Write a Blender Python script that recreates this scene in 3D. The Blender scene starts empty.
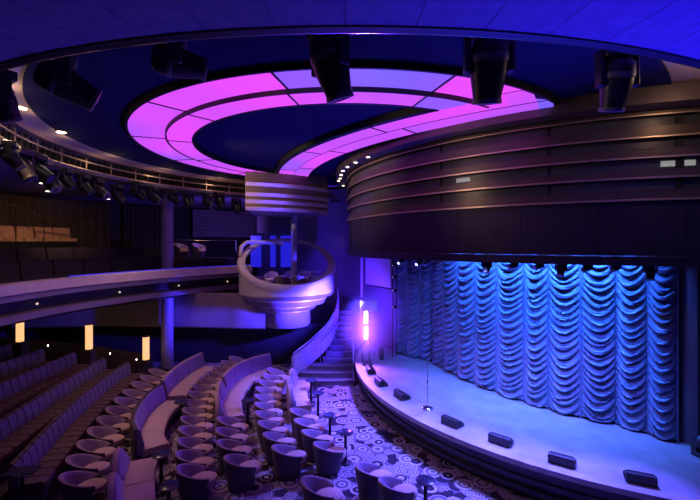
import bpy, math, random
from mathutils import Vector, Matrix
random.seed(7)
SC = bpy.context.scene
COL = SC.collection
PI = math.pi
CX, CY = -0.05, 11.5            # centre of the round auditorium
EYE = 5.0                       # eye height above the carpet

# ------------------------------------------------------------------ materials
MATS = {}
def mat(name, c1, c2=None, rough=.6, metal=0., scale=6., bump=0., emit=None, estr=0., alpha=1., trans=0., sheen=0., detail=4., stretch=None, spec=.5):
    m = bpy.data.materials.new(name); m.use_nodes = True
    nt = m.node_tree; n = nt.nodes; l = nt.links
    b = n['Principled BSDF']
    if c2 is None: c2 = tuple(x * .8 for x in c1)
    tc = n.new('ShaderNodeTexCoord'); mp = n.new('ShaderNodeMapping')
    if stretch: mp.inputs['Scale'].default_value = stretch
    nz = n.new('ShaderNodeTexNoise'); nz.inputs['Scale'].default_value = scale; nz.inputs['Detail'].default_value = detail
    rp = n.new('ShaderNodeValToRGB')
    rp.color_ramp.elements[0].position = .35; rp.color_ramp.elements[1].position = .65
    rp.color_ramp.elements[0].color = (*c2, 1); rp.color_ramp.elements[1].color = (*c1, 1)
    l.new(tc.outputs['Object'], mp.inputs['Vector']); l.new(mp.outputs['Vector'], nz.inputs['Vector'])
    l.new(nz.outputs['Fac'], rp.inputs['Fac']); l.new(rp.outputs['Color'], b.inputs['Base Color'])
    b.inputs['Roughness'].default_value = rough; b.inputs['Metallic'].default_value = metal
    b.inputs['Specular IOR Level'].default_value = spec
    if sheen: b.inputs['Sheen Weight'].default_value = sheen
    if trans: b.inputs['Transmission Weight'].default_value = trans
    if alpha < 1: b.inputs['Alpha'].default_value = alpha
    if emit:
        b.inputs['Emission Color'].default_value = (*emit, 1); b.inputs['Emission Strength'].default_value = estr
    if bump:
        bp = n.new('ShaderNodeBump'); bp.inputs['Strength'].default_value = bump; bp.inputs['Distance'].default_value = .02
        l.new(nz.outputs['Fac'], bp.inputs['Height']); l.new(bp.outputs['Normal'], b.inputs['Normal'])
    MATS[name] = m
    return m

def glow(name, ca, cb, strength, scale=.35):
    """backlit panel: emission that wanders between two gel colours"""
    m = bpy.data.materials.new(name); m.use_nodes = True
    nt = m.node_tree; n = nt.nodes; l = nt.links
    b = n['Principled BSDF']; b.inputs['Base Color'].default_value = (.05, .04, .06, 1); b.inputs['Roughness'].default_value = .4
    tc = n.new('ShaderNodeTexCoord'); nz = n.new('ShaderNodeTexNoise'); nz.inputs['Scale'].default_value = scale; nz.inputs['Detail'].default_value = 0
    rp = n.new('ShaderNodeValToRGB'); rp.color_ramp.elements[0].position = .35; rp.color_ramp.elements[1].position = .65
    rp.color_ramp.elements[0].color = (*ca, 1); rp.color_ramp.elements[1].color = (*cb, 1)
    l.new(tc.outputs['Object'], nz.inputs['Vector']); l.new(nz.outputs['Fac'], rp.inputs['Fac'])
    l.new(rp.outputs['Color'], b.inputs['Emission Color']); b.inputs['Emission Strength'].default_value = strength
    MATS[name] = m
    return m

def carpet():
    m = bpy.data.materials.new('carpet_circles'); m.use_nodes = True
    nt = m.node_tree; n = nt.nodes; l = nt.links; b = n['Principled BSDF']
    b.inputs['Roughness'].default_value = .95; b.inputs['Specular IOR Level'].default_value = .1
    tc = n.new('ShaderNodeTexCoord')
    def math_(op, a, c=None):
        q = n.new('ShaderNodeMath'); q.operation = op
        for i, v in ((0, a), (1, c)):
            if v is None: continue
            if hasattr(v, 'links'): l.new(v, q.inputs[i])
            else: q.inputs[i].default_value = v
        return q.outputs[0]
    def mix(f, a, c):
        q = n.new('ShaderNodeMix'); q.data_type = 'RGBA'
        l.new(f, q.inputs['Factor'])
        for k, v in ((6, a), (7, c)):
            if hasattr(v, 'links'): l.new(v, q.inputs[k])
            else: q.inputs[k].default_value = (*v, 1)
        return q.outputs[2]
    def vor(scale, off):
        mp = n.new('ShaderNodeMapping'); mp.inputs['Location'].default_value = (off, off * 1.7, 0)
        l.new(tc.outputs['Object'], mp.inputs['Vector'])
        v = n.new('ShaderNodeTexVoronoi'); v.voronoi_dimensions = '2D'; v.inputs['Scale'].default_value = scale; v.inputs['Randomness'].default_value = .75
        l.new(mp.outputs['Vector'], v.inputs['Vector'])
        sep = n.new('ShaderNodeSeparateColor'); l.new(v.outputs['Color'], sep.inputs[0])
        return v.outputs['Distance'], sep.outputs[0], sep.outputs[1]
    dark, mid, pale = (.035, .026, .04), (.15, .125, .15), (.46, .41, .43)
    d, r1, r2 = vor(2.0, 0.)
    d2, q1, q2 = vor(4.2, 3.3)
    # background of small rings
    s2 = math_('GREATER_THAN', math_('SINE', math_('MULTIPLY', d2, 26.)), .15)
    disc2 = math_('LESS_THAN', d2, .62)
    bg = mix(math_('MULTIPLY', s2, disc2), mid, pale)
    bg = mix(math_('MULTIPLY', math_('GREATER_THAN', q1, .74), disc2), bg, dark)
    # big concentric circles
    fr = math_('ADD', math_('MULTIPLY', r1, 14.), 16.)
    s1 = math_('GREATER_THAN', math_('SINE', math_('ADD', math_('MULTIPLY', d, fr), math_('MULTIPLY', r2, 6.))), .1)
    big = mix(s1, dark, pale)
    big2 = mix(s1, mid, pale)
    big = mix(math_('GREATER_THAN', r2, .5), big, big2)
    rad = math_('ADD', math_('MULTIPLY', r2, .26), .24)
    col = mix(math_('LESS_THAN', d, rad), bg, big)
    l.new(col, b.inputs['Base Color'])
    MATS['carpet'] = m
    return m

mat('ceil_blue', (.022, .022, .07), (.018, .018, .06), rough=.9, spec=.1, scale=1.2)
mat('soffit', (.24, .22, .38), (.185, .17, .315), rough=.85, scale=7., detail=10)
mat('cream', (.62, .5, .38), (.56, .44, .33), rough=.7, scale=2.)
mat('black', (.012, .012, .015), (.008, .008, .01), rough=.55)
mat('blackmetal', (.03, .03, .034), (.02, .02, .023), rough=.35, metal=.6)
mat('fixture', (.035, .034, .036), (.022, .022, .024), rough=.38, scale=14.)
mat('fixgrey', (.22, .21, .18), (.16, .15, .13), rough=.4, scale=10.)
mat('chrome', (.75, .73, .7), (.65, .63, .6), rough=.18, metal=1.)
mat('gold', (.85, .66, .46), (.74, .55, .38), rough=.34, metal=.7, stretch=(1, 1, 6))
mat('goldtrim', (.85, .68, .52), (.75, .58, .44), rough=.35, metal=.15, stretch=(1, 1, 6))
mat('copper', (.17, .13, .11), (.12, .09, .08), rough=.36, metal=.35, stretch=(.6, .6, .3), scale=2.)
mat('greyglass', (.10, .105, .12), (.07, .075, .09), rough=.3, scale=1.5)
mat('fasciapanel', (.040, .034, .058), (.03, .026, .046), rough=.5, scale=1.5)
mat('stagefloor', (.46, .45, .46), (.36, .35, .37), rough=.42, scale=2.2, detail=7)
mat('stageedge', (.5, .46, .44), (.4, .37, .35), rough=.45)
mat('stagefront', (.05, .045, .055), (.035, .03, .04), rough=.4)
mat('swag', (.24, .30, .42), (.19, .25, .36), rough=.38, scale=5.)
mat('drape', (.11, .08, .075), (.07, .05, .05), rough=.85, stretch=(3, 3, .3))
mat('parapet', (.66, .56, .52), (.58, .49, .46), rough=.55, scale=3.)
mat('white', (.56, .54, .56), (.5, .48, .51), rough=.45, scale=3.)
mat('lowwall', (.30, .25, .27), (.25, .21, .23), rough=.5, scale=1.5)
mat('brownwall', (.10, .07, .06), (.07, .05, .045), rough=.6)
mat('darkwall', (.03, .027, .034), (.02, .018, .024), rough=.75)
mat('stagewall', (.22, .21, .24), (.18, .17, .2), rough=.7, scale=1.)
mat('tubback', (.36, .27, .36), (.30, .22, .30), rough=.65, scale=16., sheen=.4)
mat('tubshell', (.11, .085, .115), (.085, .065, .09), rough=.6, scale=16., sheen=.2)
mat('beige', (.68, .51, .41), (.58, .43, .35), rough=.75, scale=18.)
mat('sofaback', (.27, .22, .34), (.22, .18, .29), rough=.7, scale=14., sheen=.4)
mat('rim', (.56, .42, .36), (.5, .37, .32), rough=.6, scale=12.)
mat('sofaend', (.09, .07, .085), (.07, .055, .065), rough=.6)
mat('rowback', (.12, .085, .17), (.09, .065, .13), rough=.7, scale=12., sheen=.3)
mat('rowseat', (.13, .075, .06), (.09, .055, .05), rough=.7, scale=12.)
mat('balcseat', (.045, .034, .045), (.032, .025, .034), rough=.8, scale=8.)
mat('brownseat', (.52, .30, .17), (.42, .23, .13), rough=.6, scale=8.)
mat('tabletop', (.05, .05, .08), (.035, .035, .06), rough=.22, scale=3.)
mat('tier', (.055, .045, .05), (.035, .03, .035), rough=.9, scale=5.)
mat('glass', (.8, .85, .95), (.75, .8, .9), rough=.05, trans=.0, alpha=.12)
mat('pillar', (.35, .34, .42), (.3, .29, .37), rough=.45)
mat('screen', (.72, .7, .76), (.66, .64, .7), rough=.6)
mat('step', (.20, .19, .23), (.15, .145, .18), rough=.55)
mat('lamp_warm', (.8, .6, .35), rough=.6, emit=(1., .52, .21), estr=1.15)
mat('lamp_white', (.9, .88, .8), rough=.5, emit=(1., .86, .66), estr=9.)
mat('lamp_dot', (.9, .88, .85), rough=.5, emit=(1., .84, .62), estr=6.)
mat('lamp_dim', (.8, .7, .6), rough=.5, emit=(1., .7, .5), estr=.8)
mat('lamp_cool', (.9, .9, .95), rough=.5, emit=(.65, .75, 1.), estr=3.)
mat('lamp_violet', (.9, .7, .95), rough=.5, emit=(.80, .45, 1.), estr=26.)
mat('glint_pale', (.7, .75, .7), rough=.5, emit=(.62, .70, .60), estr=.3)  # emission for the reflections set into the canopy glazing
mat('lens', (.05, .05, .12), (.03, .03, .08), rough=.08, spec=.8)
mat('led_blue', (.2, .25, .6), rough=.3, emit=(.02, .018, 1.), estr=.6, scale=30.)
glow('panel_pink', (.84, .075, 1.), (.58, .085, 1.), 1.0)
glow('panel_violet', (.30, .10, 1.), (.16, .13, 1.), 1.0)
glow('panel_mid', (.72, .08, 1.), (.34, .10, 1.), 1.0)
carpet()
M = MATS

# ------------------------------------------------------------------ mesh helpers
class MB:
    def __init__(s): s.v = []; s.f = []
    def add(s, vs, fs):
        o = len(s.v); s.v += [tuple(p) for p in vs]; s.f += [tuple(i + o for i in f) for f in fs]; return s
    def box(s, c, size, rz=0., mtx=None, taper=None):
        hx, hy, hz = size[0] / 2, size[1] / 2, size[2] / 2
        vs = []
        for z in (-1, 1):
            t = 1. if (taper is None or z < 0) else taper
            for x, y in ((-1, -1), (1, -1), (1, 1), (-1, 1)):
                p = Vector((x * hx * t, y * hy * t, z * hz))
                if mtx: p = mtx @ p
                else: p = Matrix.Rotation(rz, 3, 'Z') @ p
                vs.append(p + Vector(c))
        return s.add(vs, [(3, 2, 1, 0), (4, 5, 6, 7), (0, 1, 5, 4), (1, 2, 6, 5), (2, 3, 7, 6), (3, 0, 4, 7)])
    def lathe(s, prof, c=(0, 0, 0), n=24, mtx=None, sx=1., sy=1., cap=True):
        vs = []; fs = []; k = len(prof)
        for i in range(n):
            a = 2 * PI * i / n
            for r, z in prof:
                p = Vector((r * math.cos(a) * sx, r * math.sin(a) * sy, z))
                if mtx: p = mtx @ p
                vs.append(p + Vector(c))
        for i in range(n):
            j = (i + 1) % n
            for t in range(k - 1):
                fs.append((i * k + t, j * k + t, j * k + t + 1, i * k + t + 1))
        if cap: fs.append(tuple(i * k for i in range(n))[::-1]); fs.append(tuple(i * k + k - 1 for i in range(n)))
        return s.add(vs, fs)
    def tube(s, pts, r, n=8):
        pts = [Vector(p) for p in pts]; vs = []; fs = []; m = len(pts)
        for i, p in enumerate(pts):
            t = (pts[min(i + 1, m - 1)] - pts[max(i - 1, 0)]).normalized()
            u = t.cross(Vector((0, 0, 1)))
            if u.length < 1e-3: u = t.cross(Vector((1, 0, 0)))
            u.normalize(); w = t.cross(u)
            for k in range(n):
                a = 2 * PI * k / n
                vs.append(p + u * (r * math.cos(a)) + w * (r * math.sin(a)))
        for i in range(m - 1):
            for k in range(n):
                fs.append((i * n + k, i * n + (k + 1) % n, (i + 1) * n + (k + 1) % n, (i + 1) * n + k))
        fs.append(tuple(range(n))); fs.append(tuple((m - 1) * n + k for k in range(n))[::-1])
        return s.add(vs, fs)
    def sweep(s, path, prof, closed=False):
        """prof: closed polygon of (offset to the left, z); path: 2D or 3D points"""
        m = len(path); P = [Vector((p[0], p[1])) for p in path]; Z = [p[2] if len(p) > 2 else 0. for p in path]
        vs = []; fs = []; k = len(prof)
        for i in range(m):
            if closed: a, b = P[i - 1], P[(i + 1) % m]
            else: a, b = P[max(i - 1, 0)], P[min(i + 1, m - 1)]
            t = (b - a).normalized(); nn = Vector((-t.y, t.x))
            for o, z in prof:
                q = P[i] + nn * o
                vs.append((q.x, q.y, z + Z[i]))
        for i in range(m if closed else m - 1):
            j = (i + 1) % m
            for t in range(k):
                u = (t + 1) % k
                fs.append((i * k + t, i * k + u, j * k + u, j * k + t))
        if not closed:
            fs.append(tuple(range(k))[::-1]); fs.append(tuple((m - 1) * k + t for t in range(k)))
        return s.add(vs, fs)
    def slab(s, poly, z0, z1):
        n = len(poly); vs = [(x, y, z0) for x, y in poly] + [(x, y, z1) for x, y in poly]
        fs = [tuple(range(n))[::-1], tuple(range(n, 2 * n))] + [(i, (i + 1) % n, n + (i + 1) % n, n + i) for i in range(n)]
        return s.add(vs, fs)
    def strip(s, A, B, z0, z1):
        """slab between two polylines of equal length"""
        n = len(A); vs = []
        for z in (z0, z1): vs += [(p[0], p[1], z) for p in A] + [(p[0], p[1], z) for p in B]
        fs = []
        for i in range(n - 1):
            fs += [(i, n + i, n + i + 1, i + 1), (2 * n + i, 2 * n + i + 1, 3 * n + i + 1, 3 * n + i),
                   (i, i + 1, 2 * n + i + 1, 2 * n + i), (n + i, 3 * n + i, 3 * n + i + 1, n + i + 1)]
        fs += [(0, 2 * n, 3 * n, n), (n - 1, 2 * n - 1, 4 * n - 1, 3 * n - 1)]
        return s.add(vs, fs)
    def build(s, name, m, parent=None, smooth=True, local=False, bevel=0.):
        me = bpy.data.meshes.new(name)
        off = Vector((0, 0, 0))
        if parent is not None and not local:
            q = parent
            while q is not None: off += q.location; q = q.parent
        elif parent is None and not local:
            xs = [p[0] for p in s.v]; ys = [p[1] for p in s.v]; zs = [p[2] for p in s.v]
            off = Vector(((min(xs) + max(xs)) / 2, (min(ys) + max(ys)) / 2, min(zs)))
        me.from_pydata([tuple(Vector(p) - off) for p in s.v], [], s.f)
        me.update()
        import bmesh
        bm = bmesh.new(); bm.from_mesh(me); bmesh.ops.recalc_face_normals(bm, faces=bm.faces); bm.to_mesh(me); bm.free()
        o = bpy.data.objects.new(name, me); COL.objects.link(o)
        if parent is not None: o.parent = parent
        elif not local: o.location = off
        me.materials.append(M[m] if isinstance(m, str) else m)
        if bevel:
            b = o.modifiers.new('bevel', 'BEVEL'); b.width = bevel; b.segments = 2; b.limit_method = 'ANGLE'; b.angle_limit = .9
        if smooth:
            for p in me.polygons: p.use_smooth = True
            try: me.set_sharp_from_angle(angle=.7)
            except Exception: pass
        return o

def thing(name, label, cat, loc, group=None, rz=0.):
    o = bpy.data.objects.new(name, None); COL.objects.link(o); o.location = loc; o.rotation_euler.z = rz
    o.empty_display_size = .1
    o['label'] = label; o['category'] = cat
    if group: o['group'] = group
    return o
def tag(o, label, cat, group=None):
    o['label'] = label; o['category'] = cat
    if group: o['group'] = group
    return o
def struct(o): o['kind'] = 'structure'; return o
def copy_tree(o, label=None):
    def rec(q, par):
        c = q.copy(); COL.objects.link(c)
        if par is not None: c.parent = par; c.matrix_parent_inverse = Matrix()
        for ch in q.children: rec(ch, c)
        return c
    r = rec(o, None)
    if label: r['label'] = label
    return r
def arc(cx, cy, R, a0, a1, n):
    return [(cx + R * math.cos(math.radians(a0 + (a1 - a0) * i / n)), cy + R * math.sin(math.radians(a0 + (a1 - a0) * i / n))) for i in range(n + 1)]
def smooth_path(pts, n=8):
    out = []; P = [Vector(p) for p in pts]; m = len(P)
    for i in range(m - 1):
        p0 = P[max(i - 1, 0)] if i > 0 else P[0] * 2 - P[1]
        p3 = P[i + 2] if i + 2 < m else P[-1] * 2 - P[-2]
        p1, p2 = P[i], P[i + 1]
        for k in range(n):
            t = k / n
            out.append(.5 * ((2 * p1) + (p2 - p0) * t + (2 * p0 - 5 * p1 + 4 * p2 - p3) * t * t + (3 * p1 - 3 * p2 + p3 - p0) * t ** 3))
    out.append(P[-1])
    return [tuple(p) for p in out]
def resample(path, n):
    P = [Vector(p) for p in path]; L = [0.]
    for i in range(1, len(P)): L.append(L[-1] + (P[i] - P[i - 1]).length)
    out = []
    for k in range(n + 1):
        s = L[-1] * k / n; i = 1
        while i < len(P) - 1 and L[i] < s: i += 1
        t = (s - L[i - 1]) / max(1e-9, L[i] - L[i - 1])
        out.append(tuple(P[i - 1].lerp(P[i], t)))
    return out
def path_len(path): return sum((Vector(path[i + 1]) - Vector(path[i])).length for i in range(len(path) - 1))
def offset(path, d):
    P = [Vector(p[:2]) for p in path]; out = []
    for i in range(len(P)):
        t = (P[min(i + 1, len(P) - 1)] - P[max(i - 1, 0)]).normalized()
        q = P[i] + Vector((-t.y, t.x)) * d; out.append((q.x, q.y))
    return out
def px(x, y, D):
    """where a sight line meets the given depth"""
    return Vector(((x - 350) * D / 400, D, EYE - (y - 243) * D / 400))
def ray_circle(x, c, R):
    """nearest crossing, on plan, of a bearing with a circle"""
    k = (x - 350) / 400; a = k * k + 1; b = -2 * (k * c[0] + c[1]); q = c[0] ** 2 + c[1] ** 2 - R * R
    D = (-b - math.sqrt(max(0, b * b - 4 * a * q))) / (2 * a)
    return (k * D, D)
ORD = ['first', 'second', 'third', 'fourth', 'fifth', 'sixth', 'seventh', 'eighth', 'ninth', 'tenth', 'eleventh', 'twelfth', 'thirteenth', 'fourteenth', 'fifteenth', 'sixteenth', 'seventeenth', 'eighteenth']

# ------------------------------------------------------------------ the shell
b = MB(); b.box((-3, 8, -.05), (30, 30, .1)); struct(b.build('floor', 'carpet', smooth=False, local=False))
b = MB(); b.sweep(arc(CX, CY, 15.2, 78, 262, 48), [(0, 0), (-.2, 0), (-.2, 7.9), (0, 7.9)]); struct(b.build('wall_left', 'darkwall'))
b = MB(); b.box((9, -3.6, 4), (18, .2, 8)); struct(b.build('wall_back', 'darkwall', smooth=False))
b = MB(); b.box((14.6, 9, 4), (.2, 25, 8)); struct(b.build('wall_right', 'darkwall', smooth=False))
b = MB(); b.box((8.7, 21.6, 4), (11.6, .2, 8)); struct(b.build('wall_front', 'darkwall', smooth=False))
# ceiling: dark round middle, cream outer ring, lower soffit towards the seats
b = MB(); b.slab(arc(CX, CY, 7.25, 0, 357.5, 143), 7.70, 7.80); struct(b.build('ceiling', 'ceil_blue', smooth=False))
b = MB(); b.strip(arc(CX, CY, 7.2, 0, 360, 144), arc(CX, CY, 16.5, 0, 360, 144), 7.74, 7.82); struct(b.build('ceiling_outer', 'cream', smooth=False))
SX, SY, SR = .05, 14.47, 10.62
A0, A1 = 269.5 - 12 * 3.55, 269.5 + 10 * 3.55
def radial_soffit():
    b = MB(); N = 22
    for i in range(N):                                     # boards with thin shadow joints
        a, e = A0 + (A1 - A0) * i / N + .022, A0 + (A1 - A0) * (i + 1) / N - .022
        b.strip(arc(SX, SY, SR + .10, a, e, 6), arc(SX, SY, 19.0, a, e, 6), 7.04, 7.09)
    b.strip(arc(SX, SY, SR + .10, A0, A1, 60), arc(SX, SY, 19.0, A0, A1, 60), 7.09, 7.14)
    return b
struct(radial_soffit().build('ceiling_soffit', 'soffit', smooth=False))
b = MB(); b.sweep(arc(SX, SY, SR + .10, A0, A1, 90), [(0, 7.08), (0, 7.025), (.09, 7.015), (.10, 7.03), (.10, 7.12), (.03, 7.14)]); struct(b.build('trim_1', 'black'))
b = MB(); b.sweep(arc(SX, SY, SR + .005, A0, A1, 90), [(0, 7.018), (.014, 7.018), (.014, 7.038), (0, 7.038)]); struct(b.build('trim_2', 'chrome'))
b = MB(); b.strip(arc(CX, CY, 7.84, 84, 214, 70), arc(CX, CY, 15.0, 84, 214, 70), 7.08, 7.16); struct(b.build('ceiling_balcony', 'soffit', smooth=False))
b = MB(); b.sweep(arc(CX, CY, 7.84, 84, 214, 70), [(0, 7.07), (0, 7.0), (.05, 7.0), (.05, 7.07)]); struct(b.build('trim_5', 'blackmetal'))

# ------------------------------------------------------------------ the glowing crescent
K = (9.16, 17.17); KO, KM, KI = 10.92, 11.46, 12.02          # the bite that the stage canopy takes out of the disc
OC = (0.0, 11.65); OR = 5.66                                 # outer ring, a step higher
def rho_c(th, c=(CX, CY), R=KI):
    ux, uy = math.cos(math.radians(th)), math.sin(math.radians(th)); dx, dy = c[0] - K[0], c[1] - K[1]
    bb = ux * dx + uy * dy; cc = dx * dx + dy * dy - R * R
    return -bb + math.sqrt(bb * bb - cc)
def r_in(ph, c=OC, R=OR - .03):
    ux, uy = math.cos(math.radians(ph)), math.sin(math.radians(ph)); dx, dy = K[0] - c[0], K[1] - c[1]
    bb = ux * dx + uy * dy; cc = dx * dx + dy * dy - R * R; q = bb * bb - cc
    if q < 0: return None
    return -bb - math.sqrt(q), -bb + math.sqrt(q)
cres = thing('ceiling_light', 'huge crescent ring of glowing pink and violet ceiling panels', 'ceiling light', (CX, CY, 7.5))
def at(c, r, t): return (c[0] + r * math.cos(math.radians(t)), c[1] + r * math.sin(math.radians(t)))
TH = [110.6 + 29.4 * i for i in range(8)]
pk = {(0, 2): 'panel_mid', (0, 3): 'panel_mid', (1, 3): 'panel_pink', (0, 4): 'panel_pink', (0, 5): 'panel_violet', (1, 4): 'panel_pink', (1, 5): 'panel_mid', (0, 6): 'panel_pink', (1, 6): 'panel_violet', (0, 7): 'panel_pink'}
def ring_panel(c, r0, r1, a, e, z, mname):
    n = 24; A = []; B = []
    for i in range(n + 1):
        t = a + (e - a) * i / n; lo = max(r0, rho_c(t, c) + .01)
        if lo > r1 - .01: continue
        A.append(at(c, lo, t)); B.append(at(c, r1, t))
    if len(A) > 1: MB().strip(A, B, z, z + .05).build('panel', mname, cres, smooth=False)
for q, (c, r0, r1, z) in enumerate(((OC, 4.80, OR, 7.63), ((CX, CY), 4.19, 4.74, 7.56))):
    for i in range(8):
        ring_panel(c, r0, r1, TH[i], TH[i] + 29.4, z, pk.get((q, i), 'panel_pink' if (i + q) % 3 else 'panel_mid'))
    for i in range(8):
        lo = max(r0, rho_c(TH[i], c))
        if lo < r1 - .05: MB().strip([at(c, lo, TH[i] - .22), at(c, lo, TH[i] + .22)], [at(c, r1, TH[i] - .22), at(c, r1, TH[i] + .22)], z - .012, z).build('divider', 'black', cres, smooth=False)
def band_panel(r0, r1, a, e, mname):
    n = 20; A = []; B = []
    for i in range(n + 1):
        t = a + (e - a) * i / n; q = r_in(t)
        if q is None: continue
        lo, hi = max(r0, q[0]), min(r1, q[1])
        if lo > hi - .01: continue
        A.append(at(K, lo, t)); B.append(at(K, hi, t))
    if len(A) > 1: MB().strip(A, B, 7.565, 7.62).build('panel', mname, cres, smooth=False)
PH = [183.8 + 14 * i for i in range(6)]
for q, (r0, r1) in enumerate(((KO, KM), (KM + .02, KI))):
    for i in range(5):
        a = PH[i] - q * 2.2
        band_panel(r0, r1, a, a + 14, ('panel_pink', 'panel_mid', 'panel_pink', 'panel_pink', 'panel_mid')[i] if q else ('panel_mid', 'panel_pink', 'panel_pink', 'panel_mid', 'panel_violet')[i])
        w_ = r_in(a)
        if 0 < i < 4 and w_ and w_[0] < r0: MB().strip([at(K, r0, a - .1), at(K, r0, a + .1)], [at(K, r1, a - .1), at(K, r1, a + .1)], 7.555, 7.565).build('divider', 'black', cres, smooth=False)
# black sides and surrounds
def edge_strip(path, w, z0, z1): MB().sweep(path, [(0, z0), (w, z0), (w, z1), (0, z1)]).build('rim', 'black', cres, smooth=False)
tip = [t for t in range(60, 400) if math.dist(at(OC, OR, t), K) > KO]
edge_strip(arc(*OC, OR + .01, tip[0], tip[-1], 120), -.05, 7.60, 7.70)
mids = [t for t in range(60, 400) if math.dist(at((CX, CY), 4.77, t), K) > KI - .4]
edge_strip(arc(CX, CY, 4.755, mids[0], mids[-1], 100), -.03, 7.545, 7.66)
ins = [t for t in range(60, 400) if math.dist(at((CX, CY), 4.15, t), K) > KI]
edge_strip(arc(CX, CY, 4.18, ins[0], ins[-1], 100), .06, 7.55, 7.70)
e1 = Vector(at((CX, CY), 4.15, ins[0])) - Vector(K); e2 = Vector(at((CX, CY), 4.15, ins[-1])) - Vector(K)
edge_strip(arc(*K, KI + .01, math.degrees(math.atan2(e1.y, e1.x)) % 360, math.degrees(math.atan2(e2.y, e2.x)) % 360, 60), -.14, 7.55, 7.70)
kb = [t / 2 for t in range(320, 540) if math.dist(at(K, KO, t / 2), OC) < OR]
edge_strip(arc(*K, KO - .01, kb[0], kb[-1], 60), .04, 7.56, 7.70)
edge_strip(arc(*K, KM + .01, kb[0], kb[-1], 60), .012, 7.555, 7.565)

# ------------------------------------------------------------------ fascia over the stage
F = (8.16, 15.05); FR = 8.2
fas = thing('stage_canopy', 'long curved canopy over the stage with copper bands above dark panels', 'canopy', (F[0], F[1], 4.58))
FA, FB = 168, 292
def fsw(name, o0, o1, z0, z1, m, a=FA, e=FB, n=110, R=FR, sm=True):
    return MB().sweep(arc(F[0], F[1], R, a, e, n), [(o0, z0), (o0, z1), (o1, z1), (o1, z0)]).build(name, m, fas, smooth=sm)
fsw('panel', 0, .2, 4.76, 5.78, 'fasciapanel')
for i in range(12):
    a = 178 + i * 9.6; fsw('panel_joint', -.006, .01, 4.76, 5.78, 'black', a, a + .09, 1, sm=False)
fsw('lower_trim', -.05, .2, 4.58, 4.75, 'fasciapanel')
fsw('trim_edge', -.065, -.05, 4.735, 4.755, 'copper')
for z0, z1 in ((5.78, 5.97), (6.18, 6.33), (6.55, 6.72), (6.92, 7.12)):
    fsw('copper_band', -.05, .15, z0, z1, 'copper')
    MB().sweep(arc(F[0], F[1], FR, FA, FB, 110), [(-.05, z0), (-.085, z0 - .012), (-.085, z0 + .014), (-.05, z0 + .03)]).build('band_edge', 'gold', fas)
    MB().sweep(arc(F[0], F[1], FR, FA, FB, 110), [(-.05, z1 - .012), (-.06, z1 - .012), (-.06, z1), (-.05, z1)]).build('band_edge', 'copper', fas)
for z0, z1 in ((5.97, 6.18), (6.33, 6.55), (6.72, 6.92), (7.12, 7.32)):
    fsw('grey_glazing', .06, .14, z0, z1, 'greyglass')
fsw('copper_band', -.04, .15, 7.32, 7.4, 'copper')
MB().sweep(arc(F[0], F[1], FR, FA, FB, 110), [(-.04, 7.32), (-.075, 7.31), (-.075, 7.335), (-.04, 7.345)]).build('band_edge', 'gold', fas)
def f_angle(x):
    p = ray_circle(x, F, FR); return math.degrees(math.atan2(p[1] - F[1], p[0] - F[0])) % 360
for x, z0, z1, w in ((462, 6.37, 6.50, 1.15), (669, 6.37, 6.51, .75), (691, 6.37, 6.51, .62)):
    a = f_angle(x); fsw('glass_glint', .035, .06, z0 + .02, z1 - .02, 'glint_pale', a - w, a + w, 4)  # glowing rectangles stand in for light reflected in the glazing
for x in (681, 440, 548):
    a = f_angle(x); w = .42 if x == 681 else .1; fsw('mullion', .02, .06, 5.97, 7.32, 'black', a - w, a + w, 2)
# dropped ring round the canopy top, with its row of downlights
b = MB(); b.strip(arc(F[0], F[1], FR - .1, FA, FB, 100), arc(F[0], F[1], FR + .48, FA, FB, 100), 7.41, 7.7); struct(b.build('trim_3', 'copper'))
def downlight(p, label, r=.06, m='lamp_dot', grp='recessed ceiling downlights'):
    t = thing('downlight', label, 'downlight', (p[0], p[1], p[2] - .02), grp)
    MB().lathe([(r, p[2] - .02), (r * 1.35, p[2] - .02), (r * 1.4, p[2])], (p[0], p[1], 0), 16, cap=False).build('bezel', 'gold', t)
    MB().lathe([(r * .98, p[2] - .028), (r * .98, p[2] - .021)], (p[0], p[1], 0), 16).build('lens', m, t)
    return t
for i, (x, y) in enumerate(((331.5, 186), (338, 181), (340, 178.5), (341, 175), (343, 171), (347.5, 167), (355.5, 162.5), (367, 157))):
    D = 400 * 2.39 / (243 - y); v = Vector(((x - 350) * D / 400, D)) - Vector(F)
    R = min(max(v.length, FR + .12), FR + .40); v = Vector(F) + v.normalized() * R
    downlight((v.x, v.y, 7.41), ['small downlight at the far left end of the canopy soffit'] [0] if i == 0 else f'small glowing downlight in the canopy soffit, {ORD[i]} from its far left end', .05, 'lamp_dot', 'canopy soffit downlights')

# ------------------------------------------------------------------ catwalk ring on the left
cat = thing('catwalk', 'round lighting catwalk with gold beam and railing above the left balcony', 'catwalk', (CX - 7.8, CY, 7.06))
CA, CB = 108, 224
MB().sweep(arc(CX, CY, 7.78, CA, CB, 90), [(0, 7.63), (0, 7.74), (-.14, 7.74), (-.14, 7.63)]).build('beam', 'gold', cat)
MB().sweep(arc(CX, CY, 7.86, CA, CB, 90), [(0, 7.42), (0, 7.46), (-.05, 7.46), (-.05, 7.42)]).build('rail', 'gold', cat)
MB().sweep(arc(CX, CY, 7.86, CA, CB, 90), [(0, 7.18), (0, 7.22), (-.05, 7.22), (-.05, 7.18)]).build('rail', 'gold', cat)
MB().sweep(arc(CX, CY, 8.5, CA, CB, 60), [(0, 7.18), (0, 7.7), (-.06, 7.7), (-.06, 7.18)]).build('backdrop', 'brownwall', cat)
for i in range(62):
    a = math.radians(CA + (CB - CA) * (i + .5) / 62)
    MB().box((CX + 7.885 * math.cos(a), CY + 7.885 * math.sin(a), 7.32), (.03, .03, .52), a).build('baluster', 'gold' if i % 4 == 0 else 'blackmetal', cat, smooth=False)

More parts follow.
